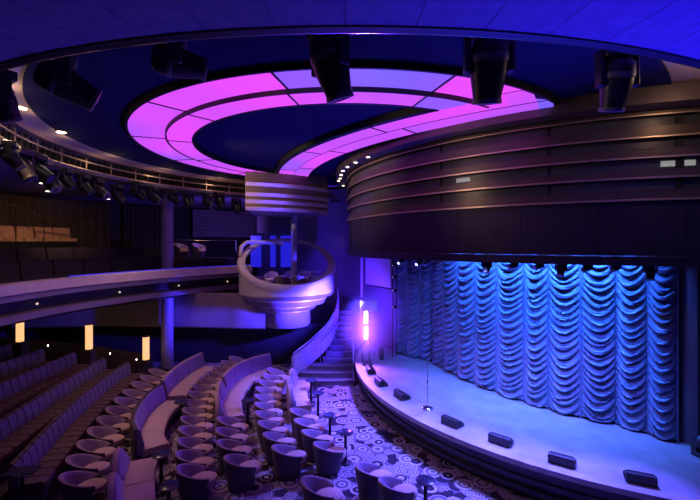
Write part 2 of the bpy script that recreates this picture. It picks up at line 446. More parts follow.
# ------------------------------------------------------------------ moving head lights
def axis_mtx(d):
    d = Vector(d).normalized(); return d.to_track_quat('Z', 'Y').to_matrix()
def moving_head(loc, direction, scale, label, group, top=None, name='stage_light', accent='fixgrey', lensmat='lens'):
    """hung light: clamp base, yoke of two arms, long rounded head"""
    L = Vector(loc); s = scale; d = Vector(direction).normalized()
    t = thing(name, label, 'stage light', (L.x, L.y, L.z - .5 * s), group)
    top = top if top is not None else L.z + .62 * s
    side = d.cross(Vector((0, 0, 1)))
    if side.length < .1: side = Vector((1, 0, 0))
    side.z = 0; side.normalize(); rz = math.atan2(side.y, side.x)
    zb = L.z + .28 * s
    MB().box((L.x, L.y, zb + .09 * s), (.50 * s, .36 * s, .18 * s), rz).build('base', 'fixture', t, bevel=.03 * s)
    cl = MB().box((L.x, L.y, (zb + .18 * s + top) / 2), (.1 * s, .1 * s, max(.01, top - zb - .18 * s)), rz).build('clamp', 'blackmetal', t, smooth=False)
    for sg in (-1, 1):
        c = L + side * (.25 * s * sg)
        MB().box((c.x, c.y, L.z + .14 * s), (.07 * s, .17 * s, .5 * s), rz).build('yoke_arm', 'fixture', t, bevel=.02 * s)
    mt = axis_mtx(d)
    h = MB().lathe([(.05 * s, -.30 * s), (.14 * s, -.29 * s), (.19 * s, -.24 * s), (.215 * s, -.12 * s), (.215 * s, .06 * s), (.195 * s, .18 * s), (.165 * s, .34 * s), (.16 * s, .40 * s)], L, 24, mt).build('head', 'fixture', t)
    MB().lathe([(.218 * s, -.10 * s), (.222 * s, -.09 * s), (.222 * s, -.03 * s), (.218 * s, -.02 * s)], L, 24, mt).build('band', accent, t)
    MB().lathe([(.145 * s, .40 * s), (.168 * s, .385 * s), (.172 * s, .44 * s), (.15 * s, .445 * s)], L, 24, mt).build('lens_ring', accent, t)
    MB().lathe([(.01 * s, .455 * s), (.10 * s, .448 * s), (.14 * s, .43 * s)], L, 24, mt).build('lens', lensmat, t)
    return t
g = 'moving head lights hung from the round ceiling'
moving_head(px(62, 82, 5.5), (.80, .62, -.45), 1.0, 'large dark moving-head light at far left, tilted down to the right', g, 7.69)
moving_head(px(1, 97, 6.2), (.2, .3, -.9), .85, 'dark stage light cut off by the left picture edge', g, 7.69)
moving_head(px(174, 62, 5.0), (.93, .45, -.06), .86, 'dark moving-head light lying level at upper left', g, 7.69)
moving_head(px(330, 62, 4.85), (.30, .25, -1), 1.02, 'dark moving-head light hanging over the middle of the glowing ring', g, 7.69)
moving_head(px(489, 64, 4.95), (.03, .30, -1), 1.06, 'dark moving-head light hanging over the right part of the ring', g, 7.69)
moving_head(px(617, 80, 5.4), (.0, .30, -1), .92, 'rightmost dark moving-head light, hanging before the copper canopy bands', g, 7.69)
g = 'dark stage lights along the catwalk'
n = 18
for i in range(n):
    a = math.radians(209 - (209 - 112) * i / (n - 1) + random.uniform(-1, 1)); R = 7.62 + random.uniform(-.08, .05)
    p = Vector((CX + R * math.cos(a), CY + R * math.sin(a), 6.66 + .14 * random.uniform(-1, 1)))
    dr = Vector((-math.cos(a) + random.uniform(-.4, .4), -math.sin(a) * .6 + random.uniform(-.3, .3), random.uniform(-1.1, -.5)))
    moving_head(p, dr, (.62 + .22 * random.random()), f'dark stage light under the left catwalk, {ORD[i]} from the picture edge', g, 6.95, accent='fixture' if i % 3 else 'fixgrey')

# downlights in the cream ring and in the balcony soffit
D = 400 * 2.74 / (243 - 107); downlight(((21 - 350) * D / 400, D, 7.74), 'bright round downlight in the cream ceiling at far left', .10, 'lamp_white')
D = 400 * 2.7 / (243 - 131.5); downlight(((61 - 350) * D / 400, D, 7.70), 'bright round downlight beside the catwalk beam', .10, 'lamp_white')
for i, (x, y) in enumerate(((42, 183), (48, 191), (108, 199))):
    D = 400 * 2.07 / (243 - y); downlight(((x - 350) * D / 400, D, 7.08), ('upper dim downlight in the soffit over the left balcony', 'lower dim downlight in the soffit over the left balcony', 'dim soffit downlight over the balcony, nearest the blue pillar')[i], .08, 'lamp_dot')

# ------------------------------------------------------------------ stage
A = (8.3, 14.15); AR = 8.08
front = arc(A[0], A[1], AR, 168, 292, 90)
back = [(13.5, 7.0), (13.5, 20.5), (1.2, 19.5)]
b = MB(); b.slab(front + back, .67, .75); o = b.build('floor_stage', 'stagefloor', smooth=False); struct(o)
stg = thing('stage_apron', 'dark curved stage front with stepped ribs and pale nosing', 'stage front', (A[0] - AR, A[1], 0))
MB().sweep(arc(A[0], A[1], 7.9, 168, 292, 90), [(0, 0), (0, .665), (.25, .665), (.25, 0)]).build('riser', 'stagefront', stg)
for z in (.12, .30, .48):
    MB().sweep(arc(A[0], A[1], 7.9, 168, 292, 90), [(0, z), (-.05 - .05 * (z < .2), z), (-.05 - .05 * (z < .2), z + .09), (0, z + .1)]).build('rib', 'stagefront', stg)
MB().sweep(arc(A[0], A[1], AR, 168, 292, 90), [(.16, .752), (.16, .765), (-.03, .765), (-.03, .66), (0, .66), (0, .752)]).build('nosing', 'stageedge', stg)

# monitors along the edge
g = 'wedge monitors along the stage edge'
def wedge(x, y, label):
    D = 1696 / (y - 243); p = Vector(((x - 350) * D / 400, D, .765 if False else .75))
    v = Vector((p.x - A[0], p.y - A[1])); v = v.normalized() * min(v.length, AR - .40); p = Vector((A[0] + v.x, A[1] + v.y, .75)); v.normalize()
    rz = math.atan2(v.y, v.x)            # local x points to the audience
    t = thing('stage_monitor', label, 'monitor speaker', p, g, rz)
    W, H, Dp = .46, .18, .28
    prof = [(-Dp / 2, 0), (Dp / 2, 0), (Dp / 2, H * .95), (Dp / 2 - .08, H), (-Dp / 2, .07)]
    vs = [(a, s * W / 2, z) for s in (-1, 1) for a, z in prof]; k = len(prof)
    MB().add(vs, [tuple(range(k))[::-1], tuple(range(k, 2 * k))] + [(i, (i + 1) % k, k + (i + 1) % k, k + i) for i in range(k)]).build('cabinet', 'fixture', t, local=True, smooth=False, bevel=.01)
    a = math.atan2(H - .07, Dp - .08)
    mtx = Matrix.Rotation(-a, 3, 'Y')
    MB().box((-.04, 0, .125 + .012), (.20, W - .06, .012), mtx=mtx).build('grille', 'blackmetal', t, local=True, smooth=False)
    for sg in (-1, 1): MB().box((.02, sg * (W / 2 + .008), .08), (.1, .016, .04)).build('handle', 'blackmetal', t, local=True, smooth=False)
for i, (x, y) in enumerate(((368, 372), (381, 384), (402, 397), (452.5, 424), (501, 442), (562, 462), (640, 481))):
    wedge(x, y, 'black wedge monitor on the stage edge nearest the violet light' if i == 0 else f'black wedge monitor on the stage edge, {ORD[i]} from the violet light')

# microphone stand
p = px(427.5, 408.5, 1700 / 165.5); p.z = .75
t = thing('microphone_stand', 'thin silver microphone stand alone on the stage', 'microphone stand', p)
MB().lathe([(.13, .75), (.14, .765), (.12, .785), (.03, .80)], (p.x, p.y, 0), 24).build('base', 'chrome', t)
MB().tube([(p.x, p.y, .79), (p.x, p.y, 1.98)], .015, 8).build('pole', 'chrome', t)
MB().tube([(p.x, p.y, 1.40), (p.x, p.y, 1.47)], .017, 8).build('clutch', 'blackmetal', t)
MB().lathe([(.012, 0), (.018, .1), (.026, .12), (.026, .15), (.012, .17)], (p.x, p.y, 1.97), 12, axis_mtx((-.5, -.5, .6))).build('microphone', 'blackmetal', t)

# ------------------------------------------------------------------ swagged curtain
KC = (10.93, 15.81); KR = 8.05
seam_px = [435, 446, 459, 476, 497, 525, 549, 581, 617, 652, 679.5]
seam = [(1.75, 15.6), (2.18, 15.1), (2.58, 14.75)]
seam += [ray_circle(x, KC, KR + (.0 if 455 < x < 600 else -.05)) for x in seam_px]
# the rightmost bays follow the photograph's curtain foot
fix = {679.5: (7.01, 8.55), 652: (6.66, 8.92), 617: (6.27, 9.42)}
seam = [s for s in seam[:-3]] + [fix[617], fix[652], fix[679.5]]
cur = thing('stage_curtain', 'tall swagged stage curtain in ruched blue-lit bays', 'curtain', (4.9, 11, .75))
for bay in range(len(seam) - 1):
    a, e = Vector(seam[bay]), Vector(seam[bay + 1]); w = (e - a).length; t = (e - a).normalized()
    out = Vector((t.y, -t.x))
    if out.dot(Vector((-1, -1))) < 0: out = -out
    NU, NV = 24, 300; z0, z1 = .79, 5.4
    rnd = random.Random(bay * 13 + 5); swz = []; z = z1 + .3
    while z > z0 - .4:
        swz.append((z, rnd.uniform(.85, 1.2), rnd.uniform(-.10, .10))); z -= rnd.uniform(.13, .24)
    vs = []
    for j in range(NV + 1):
        zz = z0 + (z1 - z0) * j / NV
        for i in range(NU + 1):
            u = i / NU; cat_ = 1 - (2 * u - 1) ** 2                    # 0 at seams, 1 in the middle
            bell = math.sin(PI * u) ** .7 if 0 < u < 1 else 0.
            # which fold: lift z by the sag so that folds hang in catenaries
            k = 0
            while k < len(swz) - 2 and zz + .25 * cat_ * swz[k + 1][1] * min(1, w / .6) + swz[k + 1][2] * (u - .5) < swz[k + 1][0]: k += 1
            q = zz + .25 * cat_ * swz[k][1] * min(1, w / .6) + swz[k][2] * (u - .5)
            top, bot = swz[k][0], swz[min(k + 1, len(swz) - 1)][0]
            f = min(1, max(0, (top - q) / max(.05, top - bot)))         # 0 at top of a fold, 1 at its lower lip
            puff = (f ** .8) * (1 - max(0, f - .8) / .2) ** .6 if f < 1 else 0
            d = .02 + .20 * bell * (.2 + .8 * min(1, puff * 1.15)) + .02 * bell + .022 * bell * math.sin(q * 95 + 3 * u + bay) * (.4 + .6 * math.sin(u * 5 + k * 1.7) ** 2) + .014 * math.sin(u * 46 + bay) * (1 - bell)
            zo = zz
            if j == 0: zo = z0 + .07 * (1 - cat_)
            pt = a.lerp(e, u) + out * d
            vs.append((pt.x, pt.y, zo))
    fs = [(j * (NU + 1) + i, j * (NU + 1) + i + 1, (j + 1) * (NU + 1) + i + 1, (j + 1) * (NU + 1) + i) for j in range(NV) for i in range(NU)]
    o = MB().add(vs, fs).build('swag_panel', 'swag', cur)
    so = o.modifiers.new('thick', 'SOLIDIFY'); so.thickness = .012; so.offset = 1
for i in range(1, len(seam)):
    s = seam[i]; MB().tube([(s[0] - .03, s[1] - .03, .76), (s[0] - .03, s[1] - .03, 5.4)], .02, 8).build('gather_cord', 'swag', cur)

# pillar and truss right of the curtain, dark drape edges
pr = thing('proscenium_pillar', 'dark rounded pillar closing the right end of the stage curtain', 'pillar', (7.55, 8.5, .75))
MB().lathe([(.30, .75), (.30, 5.6)], (7.42, 8.62, 0), 32).build('shaft', 'stagewall', pr)
MB().box((8.3, 8.3, 3.2), (1.3, .9, 4.9), .1).build('return_wall', 'black', pr, smooth=False)
def lamp_truss(x, y, zs, dirx, label, n0):
    t = thing('lamp_ladder', label, 'lighting ladder', (x, y, .75))
    for sg in (-1, 1): MB().tube([(x + .06 * sg, y, .75), (x + .06 * sg, y, 4.9)], .018, 8).build('upright', 'blackmetal', t)
    for z in zs:
        MB().tube([(x - .06, y, z), (x + .06, y, z)], .012, 6).build('rung', 'blackmetal', t)
        h = MB().lathe([(.03, -.1), (.06, -.09), (.06, .06), (.05, .08)], (x + .02 * dirx, y - .08, z), 12, axis_mtx((dirx, -.35, 0))).build('lamp', 'fixture', t)
        MB().lathe([(.003, .086), (.012, .084), (.014, .08)], (x + .02 * dirx, y - .08, z), 12, axis_mtx((dirx, -.35, 0))).build('lens', 'lamp_cool', h)
lamp_truss(1.66, 14.9, (4.16, 3.74, 3.24, 2.63), -.6, 'black ladder of small side lamps at the left end of the curtain', 0)
lamp_truss(7.12, 8.10, (4.13, 3.65, 3.17, 2.53), -.5, 'black ladder of small side lamps at the right end of the curtain', 1)

# fixtures under the canopy
g = 'dark fixtures hung under the canopy before the curtain'
for i, (x, h) in enumerate(((402, .0), (420, .0), (487, 1), (514, .4), (540, .3), (561, 1), (588, .5), (616, .3), (650, 1.2))):
    p = ray_circle(x, F, 7.35); D = p[1]
    if x < 425:
        moving_head((p[0], p[1], 4.46), (-.75, -.6, -.35), .36, ('lit white lamp under the canopy, leftmost of the pair', 'lit white lamp under the canopy, right one of the pair')[i], g, 5.6, lensmat='lamp_cool')
    else:
        moving_head((p[0], p[1], 4.52 - .06 * h), (-.2 if h >= 1 else -.6, -.3, -1 if h >= 1 else -.25), .30 + .12 * h, f'dark fixture silhouetted at the curtain top, {ORD[i-2]} from the left', g, 5.6, accent='fixture')
# ceiling over the stage
b = MB(); b.slab(arc(F[0], F[1], 7.95, 170, 290, 60) + [(13.4, 7.2), (13.4, 20.5), (1.4, 19.5)], 5.6, 5.7); struct(b.build('ceiling_stage', 'black', smooth=False))
# floor-standing moving light at the right end of the stage
p = Vector((7.05, 7.95, .75))
t = thing('floor_light', 'black round floor light at the right end of the stage', 'stage light', p)
MB().box((p.x, p.y, .80), (.34, .3, .10), .3).build('base', 'fixture', t, bevel=.02)
MB().lathe([(.08, -.1), (.15, -.08), (.17, .02), (.15, .1), (.1, .13)], (p.x, p.y, 1.0), 20, axis_mtx((-.3, -.6, .5))).build('head', 'fixture', t)
MB().lathe([(.02, .136), (.08, .134), (.095, .13)], (p.x, p.y, 1.0), 16, axis_mtx((-.3, -.6, .5))).build('lens', 'led_blue', t)
MB().box((p.x - .17, p.y + .05, .95), (.03, .1, .24), .3).build('yoke_arm', 'fixture', t, smooth=False)
MB().box((p.x + .17, p.y - .02, .95), (.03, .1, .24), .3).build('yoke_arm', 'fixture', t, smooth=False)

# ------------------------------------------------------------------ wall left of the stage
wp = [(-4.6, 19.8), (-2.2, 19.9), (-.5, 19.3), (.62, 17.55), (1.9, 15.55)]
b = MB(); b.sweep(smooth_path(wp, 6), [(0, 0), (0, 7.6), (.15, 7.6), (.15, 0)]); struct(b.build('wall_stage', 'stagewall'))
d = Vector((.92, -1.5)).normalized(); nrm = Vector((-d.y, d.x)) * -1
p0 = Vector((.78, 17.15)) + Vector((-.05, -.03))
t = thing('side_screen', 'pale square screen high on the wall left of the curtain', 'screen', (1.2, 16.4, 3.22))
c = (p0 + d * .9) + Vector((-d.y, d.x)) * -.0
ang = math.atan2(d.y, d.x)
MB().box((1.14, 16.42, 3.8), (1.72, .05, 1.14), ang).build('canvas', 'screen', t, smooth=False)
for z in (3.21, 4.39): MB().box((1.14, 16.42, z), (1.76, .08, .04), ang).build('frame', 'blackmetal', t, smooth=False)
o = MB().box((.50, 17.4, 3.5), (.12, .06, 1.7), ang).build('wall_light', 'screen', smooth=False); tag(o, 'slim pale vertical strip on the wall left of the screen', 'wall panel')

# violet light tower
tx, ty = .56, 14.0
t = thing('light_tower', 'black stand with two bright stacked violet lamps beside the stage', 'light tower', (tx, ty, .75))
MB().box((tx + .05, ty, .78), (.34, .4, .06)).build('base', 'fixture', t, smooth=False)
for sg in (-1, 1): MB().tube([(tx + sg * .12, ty + .1, .8), (tx + sg * .12, ty + .1, 2.95)], .022, 8).build('upright', 'blackmetal', t)
MB().box((tx + .1, ty + .12, 2.78), (.6, .12, .36)).build('head_panel', 'screen', t, smooth=False)
for z in (2.40, 1.86):
    h = MB().box((tx, ty + .05, z), (.24, .1, .52)).build('lamp', 'fixture', t, smooth=False)
    MB().box((tx, ty - .012, z), (.095, .02, .42)).build('lens', 'lamp_violet', h, smooth=False, bevel=.008)
o = MB().lathe([(.07, .75), (.09, .8), (.09, 1.15), (.05, 1.2)], (1.15, 14.6, 0), 16).build('floor_lamp', 'fixture'); tag(o, 'small dark floor fixture behind the violet light tower', 'stage light')

# ------------------------------------------------------------------ stairs, balustrade
st = thing('staircase', 'wide curved blue-lit staircase left of the stage', 'staircase', (-.8, 14.2, 0))
bal = smooth_path([(-2.02, 14.35, .02), (-1.35, 15.0, .45), (-.78, 15.55, .95), (-.50, 16.0, 1.55), (-.45, 16.5, 2.3), (-.52, 17.1, 3.05)], 6)
for k in range(12):
    D0 = 14.1 + .30 * k; zt = .17 * (k + 1)
    xl = -1.98 + min(1.4, .40 * max(0, k - .6)) if k < 4 else -.92 + .12 * min(3, k - 4)
    xr = .10
    n = 10; A_ = []; B_ = []
    for i in range(n + 1):
        u = i / n; x = xl + (xr - xl) * u; bow = -.10 * math.sin(PI * u)
        A_.append((x, D0 + bow)); B_.append((x, D0 + .34))
    MB().strip(A_, B_, max(0, zt - .17 - .12 * (k > 0)), zt).build('step', 'step', st, smooth=False)
    MB().strip([(x, y - .012) for x, y in A_], [(x, y + .03) for x, y in A_], zt, zt + .008).build('tread_nosing', 'chrome' if False else 'stageedge', st, smooth=False)
bl = MB().sweep(bal, [(0, .10), (.07, .10), (.07, .92), (0, .92)]).build('balustrade', 'white', st); bl['label'] = 'white curved balustrade'
MB().tube([(x - .03, y + .03, z + 1.0) for x, y, z in bal], .022, 8).build('handrail', 'chrome', bl)
for i in (0, 8, 16, 24): MB().tube([(bal[i][0] - .03, bal[i][1] + .03, bal[i][2] + .9), (bal[i][0] - .03, bal[i][1] + .03, bal[i][2] + 1.0)], .012, 6).build('rail_post', 'chrome', bl)
MB().box((bal[0][0] - .02, bal[0][1] - .02, .46), (.1, .1, .92), .8).build('newel', 'pillar', bl, smooth=False)
hp = [(-1.10, 14.9, .42 + .9), (-.55, 15.6, .9 + .9), (-.32, 16.3, 1.3 + .9)]
hr = MB().tube(hp, .02, 8).build('middle_handrail', 'chrome', st)
for x, y, z in ((-1.10, 14.9, .51), (-.55, 15.6, 1.02)): MB().tube([(x, y, z), (x, y, z + .85)], .014, 6).build('rail_post', 'chrome', hr)
e = MB().tube([(.13, 14.12, .82), (.13, 14.9, 1.35), (.13, 15.6, 1.75)], .02, 8).build('edge_rail', 'chrome', st)
MB().tube([(.13, 14.12, .05), (.13, 14.12, .82)], .02, 8).build('rail_post', 'chrome', e)

# ------------------------------------------------------------------ balcony
BP = smooth_path([(-8.1, 5.2), (-8.27, 7.0), (-8.25, 9.0), (-8.0, 11.5), (-7.2, 13.6), (-6.2, 15.4), (-4.75, 17.1), (-4.3, 17.5)], 10)
ba = thing('balcony_parapet', 'long curved cream parapet of the left balcony with blue underside', 'balcony', (-8, 11, 2.7))
MB().sweep(BP, [(0, 3.70), (-.06, 3.74), (-.02, 3.98), (.05, 4.02), (.18, 4.02), (.18, 3.70)]).build('cream_band', 'parapet', ba)
MB().sweep(BP, [(.04, 3.56), (.04, 3.70), (.2, 3.70), (.2, 3.56)]).build('soffit_edge', 'lowwall', ba)
MB().sweep(BP, [(.42, 3.08), (.42, 3.56), (.5, 3.56), (.5, 3.08)]).build('slot_back', 'black', ba)
MB().sweep(BP, [(.12, 3.02), (.10, 3.2), (.46, 3.2), (.46, 3.02)]).build('lower_ledge', 'lowwall', ba)
MB().sweep(BP[30:], [(.08, 4.025), (.08, 4.05), (.11, 4.05), (.11, 4.025)]).build('light_strip', 'led_blue', ba)
g = 'small lights in the balcony parapet slot'
for i in (16, 27, 38, 49, 58):
    q = offset(BP, .33)[i]
    o = MB().lathe([(.01, 3.33), (.03, 3.34), (.03, 3.38), (.01, 3.39)], (q[0], q[1], 0), 12).build('slot_light', 'lamp_dim')
    tag(o, f'tiny lamp in the dark slot under the cream parapet, {ORD[(16, 27, 38, 49, 58).index(i)]} from the left', 'lamp', g)
# deck and tiers
tiers = [(.2, 1.4, 3.1), (1.4, 2.5, 3.5), (2.5, 3.6, 3.9), (3.6, 4.7, 4.3), (4.7, 6.6, 4.7)]
for i, (o0, o1, z) in enumerate(tiers):
    b = MB(); b.strip(offset(BP[:62], o0 + .3 * (i == 0)), offset(BP[:62], o1 + .3), 2.9 if i == 0 else z - .45, z); struct(b.build('floor_balcony', 'tier', smooth=False))
# wall below the balcony, bending into the round pod
PC = (-2.55, 16.25)
low = smooth_path([(-13.2, 15.6), (-10.5, 15.95), (-7.5, 15.9), (-5.2, 15.75), (-4.3, 15.6), (-3.3, 15.55)], 6)
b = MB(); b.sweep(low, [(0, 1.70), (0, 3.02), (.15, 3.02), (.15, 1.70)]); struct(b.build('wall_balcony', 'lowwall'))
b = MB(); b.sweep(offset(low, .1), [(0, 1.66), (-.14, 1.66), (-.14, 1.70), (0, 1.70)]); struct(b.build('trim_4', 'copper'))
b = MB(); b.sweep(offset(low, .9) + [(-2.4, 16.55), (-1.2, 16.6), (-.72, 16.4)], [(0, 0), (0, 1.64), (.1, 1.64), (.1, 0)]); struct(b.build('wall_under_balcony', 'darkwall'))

# ------------------------------------------------------------------ pod
pod = thing('balcony_pod', 'round cocktail pod with tilted white rim and stepped gold rings beneath', 'balcony', (PC[0], PC[1], 1.67))
def rimz(x, y): return 4.30 + .43 * (y - PC[1]) - .10 * (x - PC[0])
n = 72; PR = 1.95
vs = []; fs = []
for i in range(n):
    a = 2 * PI * i / n; front = -math.sin(a)
    c, s_ = math.cos(a), math.sin(a)
    ht = .22 if front > -.3 else .22 - .10 * min(1, (-front - .3) / .5)
    x0, y0 = PC[0] + PR * c, PC[1] + PR * s_; zr = rimz(x0, y0)
    for r, z in ((PR - .30, zr - .02), (PR - .16, zr + .05), (PR - .02, zr + .02), (PR + .02, zr - .07), (PR - .02, zr - ht), (PR - .25, zr - ht * .8)):
        vs.append((PC[0] + r * c, PC[1] + r * s_, z))
k = 6
for i in range(n):
    j = (i + 1) % n
    for q in range(k): fs.append((i * k + q, i * k + (q + 1) % k, j * k + (q + 1) % k, j * k + q))
MB().add(vs, fs).build('rim', 'white', pod)
# front skirt below the rim (follows the tilt down to the first gold ring)
vs = []; fs = []; ra = [i for i in range(n + 1)]
for i in range(n + 1):
    a = 2 * PI * i / n; c, s_ = math.cos(a), math.sin(a); x0, y0 = PC[0] + PR * c, PC[1] + PR * s_
    zt = min(rimz(x0, y0) - .1, 4.2 if s_ < .15 else 3.55)
    vs += [(PC[0] + (PR - .06) * c, PC[1] + (PR - .06) * s_, 3.05), (PC[0] + (PR - .06) * c, PC[1] + (PR - .06) * s_, max(3.1, zt)), (PC[0] + (PR - .14) * c, PC[1] + (PR - .14) * s_, max(3.1, zt)), (PC[0] + (PR - .14) * c, PC[1] + (PR - .14) * s_, 3.05)]
for i in range(n):
    for q in range(4): fs.append((i * 4 + q, i * 4 + (q + 1) % 4, (i + 1) * 4 + (q + 1) % 4, (i + 1) * 4 + q))
MB().add(vs, fs).build('skirt', 'white', pod)
# stepped cone
MB().lathe([(PR - .1, 3.06), (PR - .02, 3.02), (PR - .1, 2.93), (1.62, 2.86)], (*PC, 0), 64).build('cone_step', 'lowwall', pod)
for r, z in ((1.84, 3.10), (1.58, 2.82), (1.22, 2.55), (.95, 2.34)):
    MB().lathe([(r - .08, z - .04), (r, z - .04), (r + .035, z - .01), (r + .03, z + .03), (r - .08, z + .045), (r - .08, z - .04)], (*PC, 0), 64, cap=False).build('gold_ring', 'goldtrim', pod)
MB().lathe([(1.20, 2.57), (1.50, 2.60), (1.60, 2.80), (1.5, 2.84)], (*PC, 0), 64).build('cone_step', 'lowwall', pod)
MB().lathe([(.93, 2.36), (1.12, 2.38), (1.22, 2.53), (1.1, 2.58)], (*PC, 0), 64).build('cone_step', 'lowwall', pod)
MB().lathe([(.90, 1.70), (.93, 1.74), (.93, 2.36), (.88, 2.38)], (*PC, 0), 64).build('drum', 'lowwall', pod)
MB().lathe([(.1, 3.06), (PR - .15, 3.06), (PR - .15, 3.095), (.1, 3.095)], (*PC, 0), 48).build('deck', 'lowwall', pod)
# loop bar at the entrance and thin arch behind
MB().tube([(-4.42, 16.1, 4.45), (-4.45, 16.4, 4.85), (-4.30, 16.7, 5.03), (-3.7, 17.0, 5.03), (-2.85, 17.1, 4.98)], .085, 10).build('loop_bar', 'white', pod)
# counter and window light behind
MB().box((-1.7, 15.7, 3.88), (1.3, .3, .04), -.1).build('counter', 'glass', pod, smooth=False)
t = thing('pod_post', 'slim white post rising from the round pod to the gold drum', 'post', (-2.28, 16.3, 3.1))
MB().tube([(-2.28, 16.3, 3.1), (-2.28, 16.3, 6.17)], .12, 20).build('shaft', 'pillar', t)
MB().lathe([(.18, 3.10), (.18, 3.16), (.12, 3.2)], (-2.28, 16.3, 0), 20).build('collar', 'chrome', t)
# lit panels behind the pod
for i, x in enumerate((256, 273, 286)):
    q = px(x, 256, 19.2)
    o = MB().box((q.x, 19.2, 4.6), (.5 if i != 1 else .25, .06, 1.5)).build('backlit_panel', 'led_blue', smooth=False)
    tag(o, ('left blue glowing panel seen through the round pod', 'narrow middle blue panel seen through the round pod', 'right blue glowing panel seen through the round pod')[i], 'wall panel')

# gold drum above
DP = smooth_path([(-3.72, 14.25), (-2.95, 14.55), (-2.2, 14.98), (-1.5, 15.55), (-1.05, 16.1), (-.92, 16.6), (-1.1, 17.1), (-1.8, 17.5), (-3.0, 17.6), (-4.1, 17.3)], 6)
dr = thing('ceiling_drum', 'gold banded drum under the ceiling, right above the round pod', 'ceiling feature', (-2.5, 16, 6.2))
MB().sweep(DP, [(0, 6.24), (0, 7.69), (.12, 7.69), (.12, 6.24)]).build('wall', 'copper', dr)
for z in (6.28, 6.54, 6.80, 7.17):
    MB().sweep(DP, [(0, z - .12), (-.07, z - .02), (-.08, z), (-.06, z + .018), (0, z + .02)]).build('gold_band', 'gold', dr)
MB().slab([(p[0], p[1]) for p in DP], 6.18, 6.24).build('bottom_plate', 'lowwall', dr, smooth=False)

# pillar on the left
t = thing('round_pillar', 'tall round blue-lit pillar rising through the left balcony', 'pillar', (-7.1, 15.6, 0))
MB().lathe([(.22, 0), (.22, 7.0)], (-7.1, 15.55, 0), 28).build('shaft', 'pillar', t)
MB().lathe([(.28, 0), (.28, .12), (.23, .16)], (-7.1, 15.55, 0), 28).build('base', 'blackmetal', t)

# ------------------------------------------------------------------ seats: tub chairs
def make_tub():
    t = thing('tub_chair', '', 'chair', (0, 0, 0), 'purple tub chairs on the main floor')
    n = 30; vs = []; fs = []; prof_n = 0
    for i in range(n + 1):
        ph = math.radians(50 + (310 - 50) * i / n)
        back = .5 - .5 * math.cos(ph)                       # 1 at the back
        h = .455 + .215 * max(0, back - .16) / .84
        c, s_ = 1.14 * math.cos(ph), .84 * math.sin(ph)
        for r, z in ((.255, .06), (.275, .25), (.325, h - .05), (.33, h - .015), (.312, h), (.285, h - .005), (.268, h - .04), (.245, .38), (.22, .30), (.20, .06)):
            vs.append((r * c, r * s_, z))
    k = 10
    for i in range(n):
        for q in range(k): fs.append((i * k + q, i * k + (q + 1) % k, (i + 1) * k + (q + 1) % k, (i + 1) * k + q))
    fs += [tuple(range(k)), tuple(n * k + q for q in range(k))[::-1]]
    me = MB().add(vs, fs).build('shell', 'tubshell', t, local=True)
    # inner lining
    vs = []; fs = []
    for i in range(n + 1):
        ph = math.radians(53 + (307 - 53) * i / n); back = .5 - .5 * math.cos(ph); h = .455 + .215 * max(0, back - .16) / .84
        c, s_ = 1.14 * math.cos(ph), .84 * math.sin(ph)
        for r, z in ((.283, h + .002), (.255, h - .05), (.232, .42), (.21, .36), (.228, .36), (.25, .42), (.27, h - .04), (.30, h + .004)):
            vs.append((r * c, r * s_, z))
    k = 8
    for i in range(n):
        for q in range(k): fs.append((i * k + q, i * k + (q + 1) % k, (i + 1) * k + (q + 1) % k, (i + 1) * k + q))
    fs += [tuple(range(k)), tuple(n * k + q for q in range(k))[::-1]]
    MB().add(vs, fs).build('backrest', 'tubback', t, local=True)
    pts = []
    for i in range(n + 1):
        ph = math.radians(50 + (310 - 50) * i / n); back = .5 - .5 * math.cos(ph)
        pts.append((1.14 * .318 * math.cos(ph), .84 * .318 * math.sin(ph), .457 + .215 * max(0, back - .16) / .84))
    MB().tube(pts, .011, 6).build('piping', 'rim', me, local=True)
    MB().lathe([(.16, .28), (.222, .30), (.232, .36), (.222, .40), (.18, .425), (.02, .432)], (.15, 0, 0), 28, sx=1.12, sy=.92).build('seat', 'beige', t, local=True)
    MB().lathe([(.20, .0), (.21, .02), (.21, .30), (.2, .31)], (.03, 0, 0), 24, sx=1.1, sy=.86).build('base', 'tubshell', t, local=True)
    return t
tub0 = make_tub(); used = [False]
def tub(x, y, rz, label, group=None, z=0.):
    o = tub0 if not used[0] else copy_tree(tub0)
    used[0] = True
    o.location = (x, y, z); o.rotation_euler.z = rz; o['label'] = label
    if group: o['group'] = group
    return o
def row_tubs(pts, where, grp, jit=.06):
    n = len(pts)
    for i, (x, y) in enumerate(pts):
        a, e = pts[max(i - 1, 0)], pts[min(i + 1, n - 1)]
        tx_, ty_ = e[0] - a[0], e[1] - a[1]
        rz = math.atan2(-tx_, ty_) + random.uniform(-jit, jit)     # face right of the row direction
        # stand back from the seat point so that the seat is where it was seen
        tub(x - .10 * math.cos(rz), y - .10 * math.sin(rz), rz, f'purple tub chair, {ORD[i] if i else "nearest"}{" from near end" if i else ""} {where}', grp)
T1 = [(-4.97, 7.6), (-5.27, 8.2), (-5.48, 8.8), (-5.64, 9.4), (-5.8, 10.0), (-5.96, 10.6), (-6.1, 11.2), (-6.22, 11.82), (-6.32, 12.45), (-6.38, 13.08), (-6.4, 13.7)]
T2 = [(-2.92, 7.84), (-3.16, 8.38), (-3.37, 8.93), (-3.57, 9.48), (-3.75, 10.03), (-3.94, 10.58), (-4.12, 11.13), (-4.25, 11.68), (-4.34, 12.25), (-4.39, 12.83), (-4.38, 13.42), (-4.34, 14.0), (-4.26, 14.6), (-4.15, 15.2)]
T3 = [(-2.12, 8.24), (-2.47, 8.85), (-2.69, 9.42), (-2.84, 10.0)]
